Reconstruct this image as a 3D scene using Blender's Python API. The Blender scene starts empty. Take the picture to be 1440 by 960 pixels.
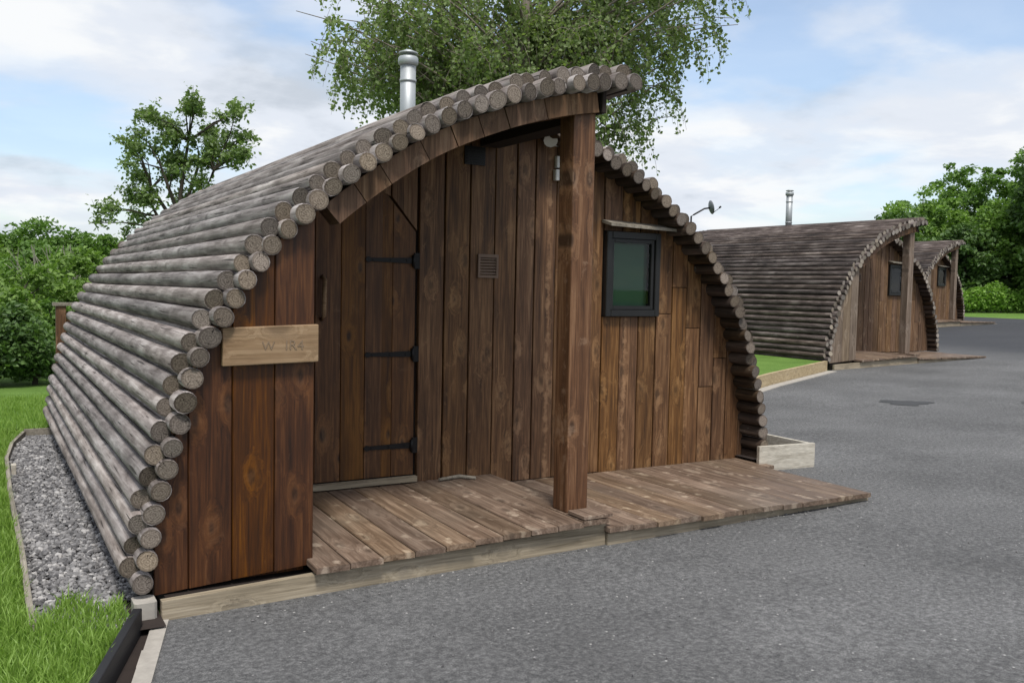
import bpy, math, random
import numpy as np
from mathutils import Vector, Matrix
random.seed(7)
RN = np.random.default_rng(11)
scene = bpy.context.scene
COL = scene.collection
PI = math.pi

# ------------------------------------------------------------------ helpers
class MB:
    """collects vertices and faces, builds one mesh object"""
    def __init__(self):
        self.v = []; self.f = []; self.m = []; self.uv = {}; self.sm = []
    def add(self, pts):
        i = len(self.v); self.v.extend([tuple(p) for p in pts]); return i
    def face(self, idx, mat=0, smooth=False, uv=None):
        if uv is not None: self.uv[len(self.f)] = uv
        self.f.append(list(idx)); self.m.append(mat); self.sm.append(smooth)
    def prism(self, a, b, mat=0, smooth=False):
        n = len(a); i = self.add(a); j = self.add(b)
        self.face([i+k for k in range(n)][::-1], mat)
        self.face([j+k for k in range(n)], mat)
        for k in range(n):
            l = (k+1) % n
            self.face([i+k, i+l, j+l, j+k], mat, smooth)
    def box(self, x0, x1, y0, y1, z0, z1, mat=0, ch=.004):
        def ring(z, c):
            return [(x0+c, y0, z), (x1-c, y0, z), (x1, y0+c, z), (x1, y1-c, z),
                    (x1-c, y1, z), (x0+c, y1, z), (x0, y1-c, z), (x0, y0+c, z)]
        self.prism(ring(z0, ch), ring(z1, ch), mat)
    def board(self, x0, x1, y0, y1, zb, zt0, zt1, mat=0, ch=.004, zb1=None):
        """upright board, face towards -Y, top may slope"""
        zb1 = zb if zb1 is None else zb1
        sec = [(x0, y1), (x0, y0+ch), (x0+ch, y0), (x1-ch, y0), (x1, y0+ch), (x1, y1)]
        w = max(x1-x0, 1e-6)
        a = [(x, y, zb+(zb1-zb)*(x-x0)/w) for x, y in sec]
        b = [(x, y, zt0+(zt1-zt0)*(x-x0)/w) for x, y in sec]
        self.prism(a, b, mat)
    def plank(self, x0, x1, y0, y1, zf, zb, th, mat=0, ch=.005):
        """flat plank lying along Y, z of the top at the front and at the back"""
        def sec(y, z):
            return [(x0, y, z-th), (x1, y, z-th), (x1, y, z-ch), (x1-ch, y, z), (x0+ch, y, z), (x0, y, z-ch)]
        self.prism(sec(y0, zf), sec(y1, zb), mat)
    def tube(self, pts, rad, sides=8, mat=0, cap=True):
        pts = [Vector(p) for p in pts]; n = len(pts); rings = []
        for k, p in enumerate(pts):
            t = (pts[min(k+1, n-1)]-pts[max(k-1, 0)])
            t = t.normalized() if t.length > 1e-9 else Vector((0, 0, 1))
            u = t.cross(Vector((0, 0, 1)) if abs(t.z) < .9 else Vector((1, 0, 0))).normalized(); w = t.cross(u)
            r = rad[k] if hasattr(rad, '__len__') else rad
            rings.append(self.add([p+(u*math.cos(2*PI*s/sides)+w*math.sin(2*PI*s/sides))*r for s in range(sides)]))
        for k in range(n-1):
            for s in range(sides):
                t = (s+1) % sides
                self.face([rings[k]+s, rings[k]+t, rings[k+1]+t, rings[k+1]+s], mat, True)
        if cap:
            self.face([rings[0]+s for s in range(sides)][::-1], mat); self.face([rings[-1]+s for s in range(sides)], mat)
    def log(self, x, z, y0, y1, r, seg=7, sides=14, side=0, end=1):
        ys = [y0+.004] + [y0+(y1-y0)*(k+.6*random.random())/seg for k in range(1, seg)] + [y1]
        ph = random.uniform(0, 6.28); rr = r*random.uniform(.99, 1.03); rings = []
        r2 = r*random.uniform(.88, 1.0); lob = random.uniform(.0, .05)
        for k, y in enumerate(ys):
            t = (y-y0)/(y1-y0); q = (rr+(r2-rr)*t)*random.uniform(.975, 1.025)
            cx = x+math.sin(ph+t*5)*.004; cz = z+math.cos(ph*1.7+t*4)*.004
            rings.append(self.add([(cx+q*(1+lob*math.cos(2*a+ph))*math.cos(a), y, cz+q*(1+lob*math.cos(2*a+ph))*math.sin(a))
                                   for a in [2*PI*s/sides for s in range(sides)]]))
            if k == 0: c0 = (cx, cz, q)
        for k in range(len(ys)-1):
            for s in range(sides):
                t = (s+1) % sides
                self.face([rings[k]+s, rings[k]+t, rings[k+1]+t, rings[k+1]+s], side, True)
        tilt = random.uniform(-.012, .012); tz = random.uniform(-.012, .012)
        for (yy, rg, flip) in ((y0-.004, rings[0], False), (y1+.004, rings[-1], True)):
            q = c0[2]*.94; rot = random.uniform(0, 6.28)
            an = [2*PI*s/sides for s in range(sides)]
            i = self.add([(c0[0]+q*(1+lob*math.cos(2*a+ph))*math.cos(a), yy+tilt*math.cos(a)+tz*math.sin(a),
                           c0[1]+q*(1+lob*math.cos(2*a+ph))*math.sin(a)) for a in an])
            for s in range(sides):
                t = (s+1) % sides
                self.face([rg+t, rg+s, i+s, i+t] if not flip else [rg+s, rg+t, i+t, i+s], side, True)
            j = self.add([self.v[i+s] for s in range(sides)])
            uv = [(math.cos(a+rot), math.sin(a+rot)) for a in an]
            if flip: self.face([j+s for s in range(sides)], end, False, uv)
            else: self.face([j+s for s in range(sides)][::-1], end, False, uv[::-1])
    def build(self, name, mats, parent=None):
        me = bpy.data.meshes.new(name)
        me.from_pydata(self.v, [], self.f)
        for m in (mats if isinstance(mats, (list, tuple)) else [mats]): me.materials.append(m)
        me.polygons.foreach_set('material_index', self.m)
        me.polygons.foreach_set('use_smooth', self.sm)
        if self.uv:
            l = me.uv_layers.new(name='UVMap')
            for fi, uv in self.uv.items():
                p = me.polygons[fi]
                for k, li in enumerate(p.loop_indices): l.data[li].uv = uv[k]
        me.update()
        return link(name, me, parent)

def link(name, data, parent=None):
    o = bpy.data.objects.new(name, data); COL.objects.link(o)
    if parent: o.parent = parent
    return o
def tag(o, label=None, cat=None, group=None, kind=None):
    for k, v in (('label', label), ('category', cat), ('group', group), ('kind', kind)):
        if v: o[k] = v
    return o
def empty(name, loc, rz=0, **kw):
    o = link(name, None); o.location = loc; o.rotation_euler.z = rz; o.empty_display_size = .2
    return tag(o, **kw)
def copy_tree(o, parent=None):
    c = o.copy(); COL.objects.link(c); c.parent = parent
    for ch in list(o.children): copy_tree(ch, c)
    return c
def soup(name, V, F, mat, parent=None, smooth=False):
    """numpy mesh: V (n,3), F (m,k)"""
    me = bpy.data.meshes.new(name); k = F.shape[1]
    me.vertices.add(len(V)); me.vertices.foreach_set('co', np.asarray(V, np.float32).ravel())
    me.loops.add(F.size); me.loops.foreach_set('vertex_index', F.ravel().astype(np.int32))
    me.polygons.add(len(F)); me.polygons.foreach_set('loop_start', np.arange(0, F.size, k, dtype=np.int32))
    me.polygons.foreach_set('loop_total', np.full(len(F), k, np.int32))
    me.polygons.foreach_set('use_smooth', np.full(len(F), smooth))
    me.materials.append(mat); me.update(calc_edges=True)
    return link(name, me, parent)

# ------------------------------------------------------------------ materials
class NT:
    def __init__(self, name):
        self.mat = bpy.data.materials.new(name); self.mat.use_nodes = True
        self.t = self.mat.node_tree; self.t.nodes.clear()
        self.out = self.n('ShaderNodeOutputMaterial')
    def n(self, typ, **kw):
        nd = self.t.nodes.new(typ)
        for k, v in kw.items(): setattr(nd, k, v)
        return nd
    def l(self, a, b): self.t.links.new(a, b)
    def val(self, sock, v):
        if isinstance(v, bpy.types.NodeSocket): self.l(v, sock)
        else: sock.default_value = v
    def math(self, op, a, b=0., c=None, clamp=False):
        m = self.n('ShaderNodeMath', operation=op, use_clamp=clamp)
        self.val(m.inputs[0], a); self.val(m.inputs[1], b)
        if c is not None: self.val(m.inputs[2], c)
        return m.outputs[0]
    def vmath(self, op, a, b=(0, 0, 0)):
        m = self.n('ShaderNodeVectorMath', operation=op); self.val(m.inputs[0], a); self.val(m.inputs[1], b)
        return m.outputs[0] if op not in ('LENGTH', 'DOT_PRODUCT') else m.outputs['Value']
    def noise(self, vec, scale, detail=4, rough=.55, dist=0.):
        m = self.n('ShaderNodeTexNoise'); self.val(m.inputs['Vector'], vec)
        m.inputs['Scale'].default_value = scale; m.inputs['Detail'].default_value = detail
        m.inputs['Roughness'].default_value = rough; m.inputs['Distortion'].default_value = dist
        return m.outputs['Fac']
    def ramp(self, fac, stops):
        r = self.n('ShaderNodeValToRGB'); e = r.color_ramp.elements
        while len(e) < len(stops): e.new(.5)
        for i, (p, c) in enumerate(stops):
            e[i].position = p
            e[i].color = (c, c, c, 1) if not hasattr(c, '__len__') else (*c, 1)
        self.val(r.inputs[0], fac); return r.outputs[0]
    def sstep(self, x, a, b):
        m = self.n('ShaderNodeMapRange', interpolation_type='SMOOTHSTEP'); self.val(m.inputs[0], x)
        m.inputs[1].default_value = a; m.inputs[2].default_value = b; return m.outputs[0]
    def mix(self, fac, a, b, mode='MIX'):
        m = self.n('ShaderNodeMix', data_type='RGBA', blend_type=mode)
        self.val(m.inputs[0], fac)
        for s, v in ((m.inputs[6], a), (m.inputs[7], b)):
            self.val(s, v if isinstance(v, bpy.types.NodeSocket) else (*v, 1) if len(v) == 3 else v)
        return m.outputs[2]
    def hsv(self, col, h=.5, s=1., v=1.):
        m = self.n('ShaderNodeHueSaturation'); self.val(m.inputs['Hue'], h); self.val(m.inputs['Saturation'], s)
        self.val(m.inputs['Value'], v); self.val(m.inputs['Color'], col); return m.outputs[0]
    def pbsdf(self, col, rough=.7, bump=None, bs=.4, bd=.004, metal=0., spec=.35):
        p = self.n('ShaderNodeBsdfPrincipled')
        self.val(p.inputs['Base Color'], col if isinstance(col, bpy.types.NodeSocket) else (*col, 1))
        self.val(p.inputs['Roughness'], rough); p.inputs['Metallic'].default_value = metal
        p.inputs['Specular IOR Level'].default_value = spec
        if bump is not None:
            b = self.n('ShaderNodeBump'); b.inputs['Strength'].default_value = bs; b.inputs['Distance'].default_value = bd
            self.l(bump, b.inputs['Height']); self.l(b.outputs[0], p.inputs['Normal'])
        self.l(p.outputs[0], self.out.inputs[0]); return p
    def obj(self): return self.n('ShaderNodeTexCoord').outputs['Object']
    def island(self): return self.n('ShaderNodeNewGeometry').outputs['Random Per Island']

def lerp3(a, b, t): return tuple(a[i]+(b[i]-a[i])*t for i in range(3))

def wood(name, dark, mid, light, axis='Z', fine=1., tint=.25, knots=.6, scuff=0., scuff_col=(.35, .3, .25), rough=.75, hue=.004, grey=0.,
         weather=None, bs=.5):
    """sawn timber: grain along the axis, knots, each board its own tone"""
    t = NT(name); rnd = t.island(); co = t.obj()
    off = t.n('ShaderNodeCombineXYZ'); o1 = t.math('MULTIPLY', rnd, 37.); o2 = t.math('MULTIPLY', rnd, 91.)
    for k, s in enumerate((o1, o2, o1)): t.l(s, off.inputs[k])
    p = t.vmath('ADD', co, off.outputs[0])
    sc = {'Z': (1, 1, .05), 'Y': (1, .05, 1), 'X': (.05, 1, 1)}[axis]
    kc = {'Z': (1, 1, .45), 'Y': (1, .45, 1), 'X': (.45, 1, 1)}[axis]
    # knots bend the grain
    v = t.n('ShaderNodeTexVoronoi'); v.inputs['Scale'].default_value = 4.2*fine; v.voronoi_dimensions = '2D'; ks = t.n('ShaderNodeSeparateXYZ'); t.l(t.vmath('MULTIPLY', p, kc), ks.inputs[0]); kb = t.n('ShaderNodeCombineXYZ'); ia, ib = {'Z': (0, 2), 'Y': (0, 1), 'X': (2, 0)}[axis]; t.l(ks.outputs[ia], kb.inputs[0]); t.l(ks.outputs[ib], kb.inputs[1]); t.l(kb.outputs[0], v.inputs['Vector'])
    kd = v.outputs['Distance']
    ksize = t.math('MULTIPLY', v.outputs['Color'], .16)
    kn = t.math('SUBTRACT', 1., t.sstep(t.math('ADD', kd, t.math('MULTIPLY', t.math('SUBTRACT', v.outputs['Color'], .5), .07)), .035, .115), clamp=True)
    halo = t.math('SUBTRACT', 1., t.sstep(t.math('ADD', kd, t.math('MULTIPLY', t.math('SUBTRACT', t.noise(p, 14, 4, .65), .5), .25)), .06, .30), clamp=True)
    ps = t.vmath('MULTIPLY', p, sc)
    bend = t.n('ShaderNodeCombineXYZ'); hb = t.math('MULTIPLY', halo, .05)
    for k in range(3): t.l(hb, bend.inputs[k])
    ps = t.vmath('ADD', ps, bend.outputs[0])
    g1 = t.noise(ps, 26*fine, 5, .6, .6); g2 = t.noise(ps, 95*fine, 3, .6)
    g3 = t.noise(t.vmath('MULTIPLY', p, kc), 3.2, 4, .6)
    g = t.math('ADD', t.math('MULTIPLY', g1, .5), t.math('MULTIPLY', g2, .26)); g = t.math('ADD', g, t.math('MULTIPLY', g3, .24))
    col = t.ramp(g, [(.36, dark), (.5, mid), (.645, light)])
    st = t.noise(t.vmath('MULTIPLY', p, {'Z': (1, 1, .012), 'Y': (1, .012, 1), 'X': (.012, 1, 1)}[axis]), 120*fine, 3, .6)
    col = t.hsv(col, .5, 1., t.math('ADD', .55, t.math('MULTIPLY', st, .9)))
    if knots:
        col = t.mix(t.math('MULTIPLY', t.math('MULTIPLY', halo, g1), 1.25*knots), col, light)
        col = t.mix(t.math('MULTIPLY', kn, knots), col, lerp3(dark, (0, 0, 0), .5))
    if scuff:
        s = t.noise(t.vmath('MULTIPLY', p, {'Z': (1, 1, .5), 'Y': (1, .5, 1), 'X': (.5, 1, 1)}[axis]), 9., 7, .72, .9)
        s = t.math('ADD', s, t.math('MULTIPLY', halo, .10))
        col = t.mix(t.math('MULTIPLY', t.sstep(s, .585, .70), scuff), col, scuff_col)
    if scuff > .4:
        v2 = t.n('ShaderNodeTexVoronoi', voronoi_dimensions='2D'); v2.inputs['Scale'].default_value = 4.6; t.l(t.vmath('MULTIPLY', co, (1, .7, 1)), v2.inputs['Vector'])
        bl = t.math('SUBTRACT', 1., t.sstep(t.math('ADD', v2.outputs['Distance'], t.math('MULTIPLY', t.noise(co, 13, 5, .7), .55)), .27, .40), clamp=True)
        col = t.mix(t.math('MULTIPLY', bl, .65), col, scuff_col)
    if weather:
        w = t.noise(co, 1.1, 4, .6); col = t.mix(t.math('MULTIPLY', t.sstep(w, .45, .72), weather[1]), col, weather[0])
    vv = t.math('ADD', t.math('MULTIPLY', rnd, 2*tint), 1-tint)
    r2 = t.math('FRACT', t.math('MULTIPLY', rnd, 17.3))
    col = t.hsv(col, t.math('ADD', t.math('MULTIPLY', r2, 2*hue), .5-hue), t.math('ADD', t.math('MULTIPLY', r2, .2), 1.10-grey), vv)
    t.pbsdf(col, rough, t.math('SUBTRACT', g, t.math('MULTIPLY', kn, .3)), bs, .006)
    return t.mat

def logbark(name, dark, mid, light):
    t = NT(name); rnd = t.island(); co = t.obj()
    off = t.n('ShaderNodeCombineXYZ'); o1 = t.math('MULTIPLY', rnd, 53.)
    for k in range(3): t.l(o1, off.inputs[k])
    p = t.vmath('ADD', co, off.outputs[0])
    ps = t.vmath('MULTIPLY', p, (1, .06, 1))
    g1 = t.noise(ps, 34, 6, .65, .5); g2 = t.noise(t.vmath('MULTIPLY', p, (1, .3, 1)), 9, 5, .6); g3 = t.noise(co, 1.3, 4, .6)
    g = t.math('ADD', t.math('MULTIPLY', g1, .42), t.math('MULTIPLY', g2, .34)); g = t.math('ADD', g, t.math('MULTIPLY', g3, .24))
    col = t.ramp(g, [(.38, dark), (.5, mid), (.62, light)])
    # drying cracks and knots
    c = t.noise(t.vmath('MULTIPLY', p, (1, .035, 1)), 60, 2, .5, .3)
    crack = t.math('SUBTRACT', 1., t.sstep(c, .29, .38), clamp=True)
    col = t.mix(t.math('MULTIPLY', crack, .8), col, lerp3(dark, (0, 0, 0), .6))
    v = t.n('ShaderNodeTexVoronoi'); v.inputs['Scale'].default_value = 4.5; t.l(t.vmath('MULTIPLY', p, (1, .55, 1)), v.inputs['Vector'])
    kn = t.math('SUBTRACT', 1., t.sstep(v.outputs['Distance'], .05, .16), clamp=True)
    col = t.mix(t.math('MULTIPLY', kn, .55), col, lerp3(dark, (0, 0, 0), .3))
    # lichen
    li = t.noise(p, 11, 6, .7); col = t.mix(t.math('MULTIPLY', t.sstep(li, .62, .72), .35), col, lerp3(light, (.34, .35, .28), .6))
    vv = t.math('ADD', t.math('MULTIPLY', rnd, .5), .76); r2 = t.math('FRACT', t.math('MULTIPLY', rnd, 23.7))
    col = t.hsv(col, t.math('ADD', t.math('MULTIPLY', r2, .024), .49), t.math('ADD', t.math('MULTIPLY', r2, .5), .72), vv)
    t.pbsdf(col, .82, t.math('SUBTRACT', g, t.math('MULTIPLY', crack, .35)), .7, .010, spec=.25)
    return t.mat

def logend(name, c0, c1, edge):
    t = NT(name); uv = t.n('ShaderNodeUVMap').outputs[0]; rnd = t.island(); co = t.obj()
    off = t.n('ShaderNodeCombineXYZ'); t.l(t.math('MULTIPLY', rnd, 40.), off.inputs[0])
    q = t.vmath('ADD', uv, off.outputs[0])
    ln = t.vmath('LENGTH', uv); wob = t.noise(q, 1.6, 3, .5)
    rings = t.math('SINE', t.math('MULTIPLY', t.math('ADD', ln, t.math('MULTIPLY', wob, .55)), 27.))
    sx = t.n('ShaderNodeSeparateXYZ'); t.l(uv, sx.inputs[0])
    ang = t.math('ARCTAN2', sx.outputs[0], sx.outputs[1])
    cv = t.n('ShaderNodeCombineXYZ'); t.l(t.math('MULTIPLY', ang, 1.3), cv.inputs[0]); t.l(t.math('MULTIPLY', rnd, 40.), cv.inputs[1]); t.l(t.math('MULTIPLY', ln, .3), cv.inputs[2])
    cr = t.math('SUBTRACT', 1., t.sstep(t.noise(cv.outputs[0], 3.2, 2, .5), .28, .36), clamp=True)
    sp = t.noise(q, 5, 5, .7)
    f = t.math('ADD', t.math('MULTIPLY', t.math('MULTIPLY', rings, t.noise(q, 2.2, 2)), .14), sp)
    col = t.ramp(f, [(.34, c0), (.66, c1)])
    col = t.mix(t.math('MULTIPLY', cr, .9), col, (.02, .013, .01))
    col = t.mix(t.math('MULTIPLY', t.sstep(ln, .70, .98), .65), col, edge)
    r2 = t.math('FRACT', t.math('MULTIPLY', rnd, 19.1))
    col = t.hsv(col, t.math('ADD', t.math('MULTIPLY', r2, .012), .496), t.math('ADD', t.math('MULTIPLY', r2, .35), .62), t.math('ADD', t.math('MULTIPLY', rnd, .75), .55))
    t.pbsdf(col, .85, t.math('SUBTRACT', f, t.math('MULTIPLY', cr, .5)), .6, .006, spec=.2)
    return t.mat

def plain(name, col, rough=.6, metal=0., var=.15, scale=8., spec=.35, bump=.2):
    t = NT(name); n = t.noise(t.obj(), scale, 5, .6)
    c = t.mix(n, tuple(x*(1-var) for x in col), tuple(min(1, x*(1+var)) for x in col))
    t.pbsdf(c, rough, n, bump, .003, metal, spec); return t.mat

def leafmat(name, a, b, trans=.35, hue=.02, rough=.5):
    t = NT(name); rnd = t.island(); co = t.n('ShaderNodeNewGeometry').outputs['Position']
    n = t.noise(co, .9, 3, .6)
    f = t.math('ADD', t.math('MULTIPLY', rnd, .6), t.math('MULTIPLY', n, .5))
    col = t.ramp(f, [(.15, a), (.85, b)])
    d = t.n('ShaderNodeBsdfPrincipled'); t.l(col, d.inputs['Base Color']); d.inputs['Roughness'].default_value = rough; d.inputs['Specular IOR Level'].default_value = .3
    tr = t.n('ShaderNodeBsdfTranslucent'); t.l(t.mix(1., col, (1.0, 1.15, .5), 'MULTIPLY'), tr.inputs[0])
    m = t.n('ShaderNodeMixShader'); m.inputs[0].default_value = trans
    t.l(d.outputs[0], m.inputs[1]); t.l(tr.outputs[0], m.inputs[2]); t.l(m.outputs[0], t.out.inputs[0])
    return t.mat

M = {}
M['log'] = logbark('weathered_log', (.075, .060, .054), (.215, .185, .174), (.40, .362, .345))
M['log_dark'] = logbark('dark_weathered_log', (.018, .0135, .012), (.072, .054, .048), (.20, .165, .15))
M['end'] = logend('log_end_grain', (.105, .076, .054), (.25, .195, .148), (.072, .052, .039))
M['end_outer'] = logend('outer_log_end_grain', (.075, .056, .042), (.20, .158, .122), (.055, .041, .032))
M['log_eave'] = logbark('dark_eave_log', (.016, .010, .007), (.045, .028, .018), (.10, .065, .043))  # darker log tone for the inner row of the right slope
M['end_dark'] = logend('far_log_end_grain', (.16, .125, .095), (.36, .31, .25), (.12, .095, .075))
M['panel'] = wood('stained_panel_boards', (.016, .0068, .0035), (.052, .022, .0105), (.125, .058, .027), tint=.16, hue=.003, knots=.75, scuff=.2, scuff_col=(.20, .11, .065), rough=.5)
M['panel_grey'] = wood('greyed_panel_boards', (.07, .052, .038), (.16, .125, .095), (.27, .22, .175), tint=.15, knots=.5, scuff=.2)
M['wall'] = wood('stained_wall_boards', (.030, .0165, .0095), (.112, .062, .035), (.25, .155, .092), tint=.2, hue=.003, knots=.55, scuff=.42, scuff_col=(.32, .205, .125), rough=.6)
M['wall_far'] = wood('far_wall_boards', (.045, .028, .018), (.12, .075, .048), (.22, .15, .10), tint=.22, knots=.6, scuff=.3, scuff_col=(.33, .25, .18))
M['door'] = wood('stained_door_boards', (.026, .012, .006), (.078, .038, .018), (.17, .09, .044), tint=.14, hue=.003, knots=.9, scuff=.2, scuff_col=(.25, .16, .10), rough=.55)
M['post'] = wood('stained_post', (.040, .020, .011), (.115, .060, .033), (.235, .140, .083), tint=.08, knots=.8, scuff=.45, scuff_col=(.28, .19, .13), rough=.6)
M['post_grey'] = wood('greyed_post', (.08, .06, .045), (.17, .13, .10), (.27, .22, .18), tint=.08, knots=.5, scuff=.3)
M['beam'] = wood('arch_boards', (.042, .024, .015), (.105, .064, .042), (.19, .13, .09), tint=.22, knots=.3, scuff=.2, scuff_col=(.26, .19, .14))
M['deck'] = wood('weathered_deck_boards', (.055, .037, .026), (.135, .097, .072), (.26, .20, .155), axis='Y', tint=.22, grey=.02, knots=.5, scuff=.45, scuff_col=(.40, .33, .26), rough=.6,
                 weather=((.12, .105, .085), .35))
M['plinth'] = wood('pale_plinth_timber', (.125, .105, .074), (.27, .23, .168), (.40, .35, .27), axis='X', tint=.08, knots=.2, scuff=.35, scuff_col=(.20, .175, .14))
M['pale'] = wood('pale_timber', (.27, .245, .20), (.42, .39, .33), (.56, .53, .46), axis='X', tint=.06, knots=.3, scuff=.3, scuff_col=(.3, .27, .22))
M['tan'] = wood('tan_edging_timber', (.22, .17, .10), (.36, .29, .18), (.48, .40, .27), axis='X', tint=.08, knots=.3)
M['edging'] = wood('grey_edging_timber', (.10, .09, .07), (.21, .19, .155), (.33, .30, .25), axis='Y', tint=.1, knots=.2)
M['sign'] = wood('tan_sign_board', (.135, .088, .05), (.245, .170, .105), (.35, .26, .172), axis='X', tint=.02, knots=.4, scuff=.15, scuff_col=(.09, .065, .05), weather=((.26, .235, .16), .45))
M['letter'] = plain('carved_lettering', (.205, .145, .095), .8)
M['lining'] = plain('dark_lining', (.018, .012, .009), .9)
M['black'] = plain('black_painted_board', (.012, .012, .014), .55)
M['iron'] = plain('black_iron', (.010, .009, .009), .45, .3)
M['frame'] = plain('black_window_frame', (.014, .014, .014), .4)
M['steel'] = plain('brushed_flue_steel', (.40, .42, .43), .55, .6, .12)
M['white'] = plain('white_plastic', (.62, .61, .58), .4)
M['dish'] = plain('grey_dish_paint', (.16, .17, .19), .5)
M['vent'] = plain('brown_vent_plastic', (.16, .105, .075), .55)
M['kerb'] = plain('pale_concrete', (.34, .315, .28), .9, 0, .35, 18.)
M['soil'] = plain('dark_soil', (.028, .020, .017), .95, 0, .4, 12.)
M['blind'] = plain('green_blind', (.042, .095, .060), .7, 0, .3, 3.)
M['bark_birch'] = plain('birch_bark', (.20, .17, .14), .8, 0, .6, 6.)
M['bark'] = plain('dark_bark', (.055, .045, .035), .9, 0, .5, 5.)
t = NT('window_glass'); fr = t.n('ShaderNodeFresnel'); fr.inputs[0].default_value = 1.5
tr = t.n('ShaderNodeBsdfTransparent'); tr.inputs[0].default_value = (.8, .9, .84, 1); gl = t.n('ShaderNodeBsdfGlossy'); gl.inputs['Roughness'].default_value = .02
mx = t.n('ShaderNodeMixShader'); t.l(t.math('MULTIPLY', fr.outputs[0], .8), mx.inputs[0]); t.l(tr.outputs[0], mx.inputs[1]); t.l(gl.outputs[0], mx.inputs[2]); t.l(mx.outputs[0], t.out.inputs[0]); M['glass'] = t.mat

# tarmac
t = NT('tarmac'); co = t.obj()
n1 = t.noise(co, 165, 4, .8); n2 = t.noise(co, 38, 4, .6); n3 = t.noise(co, .55, 5, .6); n4 = t.noise(t.vmath('MULTIPLY', co, (.35, 1, 1)), 1.8, 4, .65)
f = t.math('ADD', t.math('MULTIPLY', n1, .62), t.math('MULTIPLY', n2, .38))
col = t.ramp(f, [(.39, (.048, .048, .049)), (.515, (.112, .112, .113)), (.64, (.225, .223, .22))])
col = t.hsv(col, .5, 1., t.math('ADD', .62, t.math('ADD', t.math('MULTIPLY', t.sstep(n3, .3, .7), .34), t.math('MULTIPLY', n4, .42))))
v = t.n('ShaderNodeTexVoronoi'); v.inputs['Scale'].default_value = 34; t.l(co, v.inputs['Vector'])
sx = t.n('ShaderNodeSeparateColor'); t.l(v.outputs['Color'], sx.inputs[0])
chip = t.math('MULTIPLY', t.math('SUBTRACT', 1., t.sstep(v.outputs['Distance'], .10, .26), clamp=True), t.math('GREATER_THAN', sx.outputs[0], .965))
col = t.mix(t.math('MULTIPLY', chip, .75), col, (.50, .49, .47))
v = t.n('ShaderNodeTexVoronoi'); v.inputs['Scale'].default_value = 4.5; t.l(co, v.inputs['Vector'])
sx = t.n('ShaderNodeSeparateColor'); t.l(v.outputs['Color'], sx.inputs[0])
chip2 = t.math('MULTIPLY', t.math('SUBTRACT', 1., t.sstep(v.outputs['Distance'], .015, .05), clamp=True), t.math('GREATER_THAN', sx.outputs[1], .6))
col = t.mix(t.math('MULTIPLY', chip2, .6), col, (.40, .39, .37))
sp = t.n('ShaderNodeSeparateXYZ'); t.l(co, sp.inputs[0])
newer = t.sstep(t.math('ADD', sp.outputs[0], t.math('MULTIPLY', n3, 5.)), 20.5, 24.5)
col = t.mix(t.math('MULTIPLY', newer, .8), col, (.028, .030, .036))
t.pbsdf(col, .88, f, .6, .006, spec=.25); M['tarmac'] = t.mat
M['patch'] = plain('dark_road_patch', (.045, .046, .048), .8, 0, .3, 30)

t = NT('lawn_turf'); co = t.obj()
n1 = t.noise(co, 60, 4, .7); n2 = t.noise(co, 1.4, 4, .6)
col = t.ramp(t.math('ADD', t.math('MULTIPLY', n1, .6), t.math('MULTIPLY', n2, .4)), [(.3, (.06, .11, .022)), (.5, (.115, .205, .042)), (.7, (.18, .29, .07))])
t.pbsdf(col, .9, n1, .8, .03, spec=.1); M['turf'] = t.mat
M['blade'] = leafmat('grass_blade', (.14, .24, .035), (.28, .42, .095), .4)
t = NT('slate_chippings'); rnd = t.island()
col = t.ramp(rnd, [(0., (.075, .073, .075)), (.5, (.165, .160, .160)), (.85, (.27, .262, .258)), (1., (.42, .405, .39))])
t.pbsdf(col, .8, t.noise(t.obj(), 90, 3), .3, .003); M['stone'] = t.mat
M['birch_leaf'] = leafmat('birch_leaf', (.11, .155, .055), (.27, .345, .145), .47)
M['leaf_a'] = leafmat('hedge_leaf_bright', (.085, .155, .035), (.225, .345, .085), .40)
M['leaf_b'] = leafmat('hedge_leaf_mid', (.065, .130, .028), (.165, .28, .065), .38)
M['leaf_c'] = leafmat('hedge_leaf_dark', (.042, .085, .026), (.125, .21, .06), .34)
M['leaf_d'] = leafmat('small_tree_leaf', (.10, .155, .055), (.235, .32, .13), .42)
M['leaf_e'] = leafmat('far_tree_leaf', (.10, .19, .042), (.24, .375, .09), .42)
M['leaf_h'] = leafmat('hedgerow_leaf', (.12, .24, .035), (.27, .43, .09), .40)
M['twig'] = plain('pale_dead_twig', (.26, .24, .20), .9)

# ------------------------------------------------------------------ terrain
GX = [-400, 0.5, 5.5, 13.5, 20, 27, 32, 38, 46, 60, 500]
GZ = [0, 0, .075, .16, .30, .50, .60, .73, .86, .95, .95]
BX = sorted(set([-400, -100, -30, -10, -5, -2] + [round(-1+.5*k, 2) for k in range(0, 123)] + [80, 120, 200, 500]))
def ground(x): return float(np.interp(x, GX, GZ))

def sheet(name, mat, xs, ylo, yhi, dz, ny=1):
    mb = MB(); prev = None
    for x in xs:
        a, b = ylo(x), yhi(x)
        i = mb.add([(x, a+(b-a)*k/ny, ground(x)+dz) for k in range(ny+1)])
        if prev is not None:
            for k in range(ny): mb.face([prev+k, i+k, i+k+1, prev+k+1], 0, True)
        prev = i
    return tag(mb.build(name, mat), kind='structure')

sheet('ground', M['turf'], BX, lambda x: -300, lambda x: 600, -.02, 1)
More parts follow.
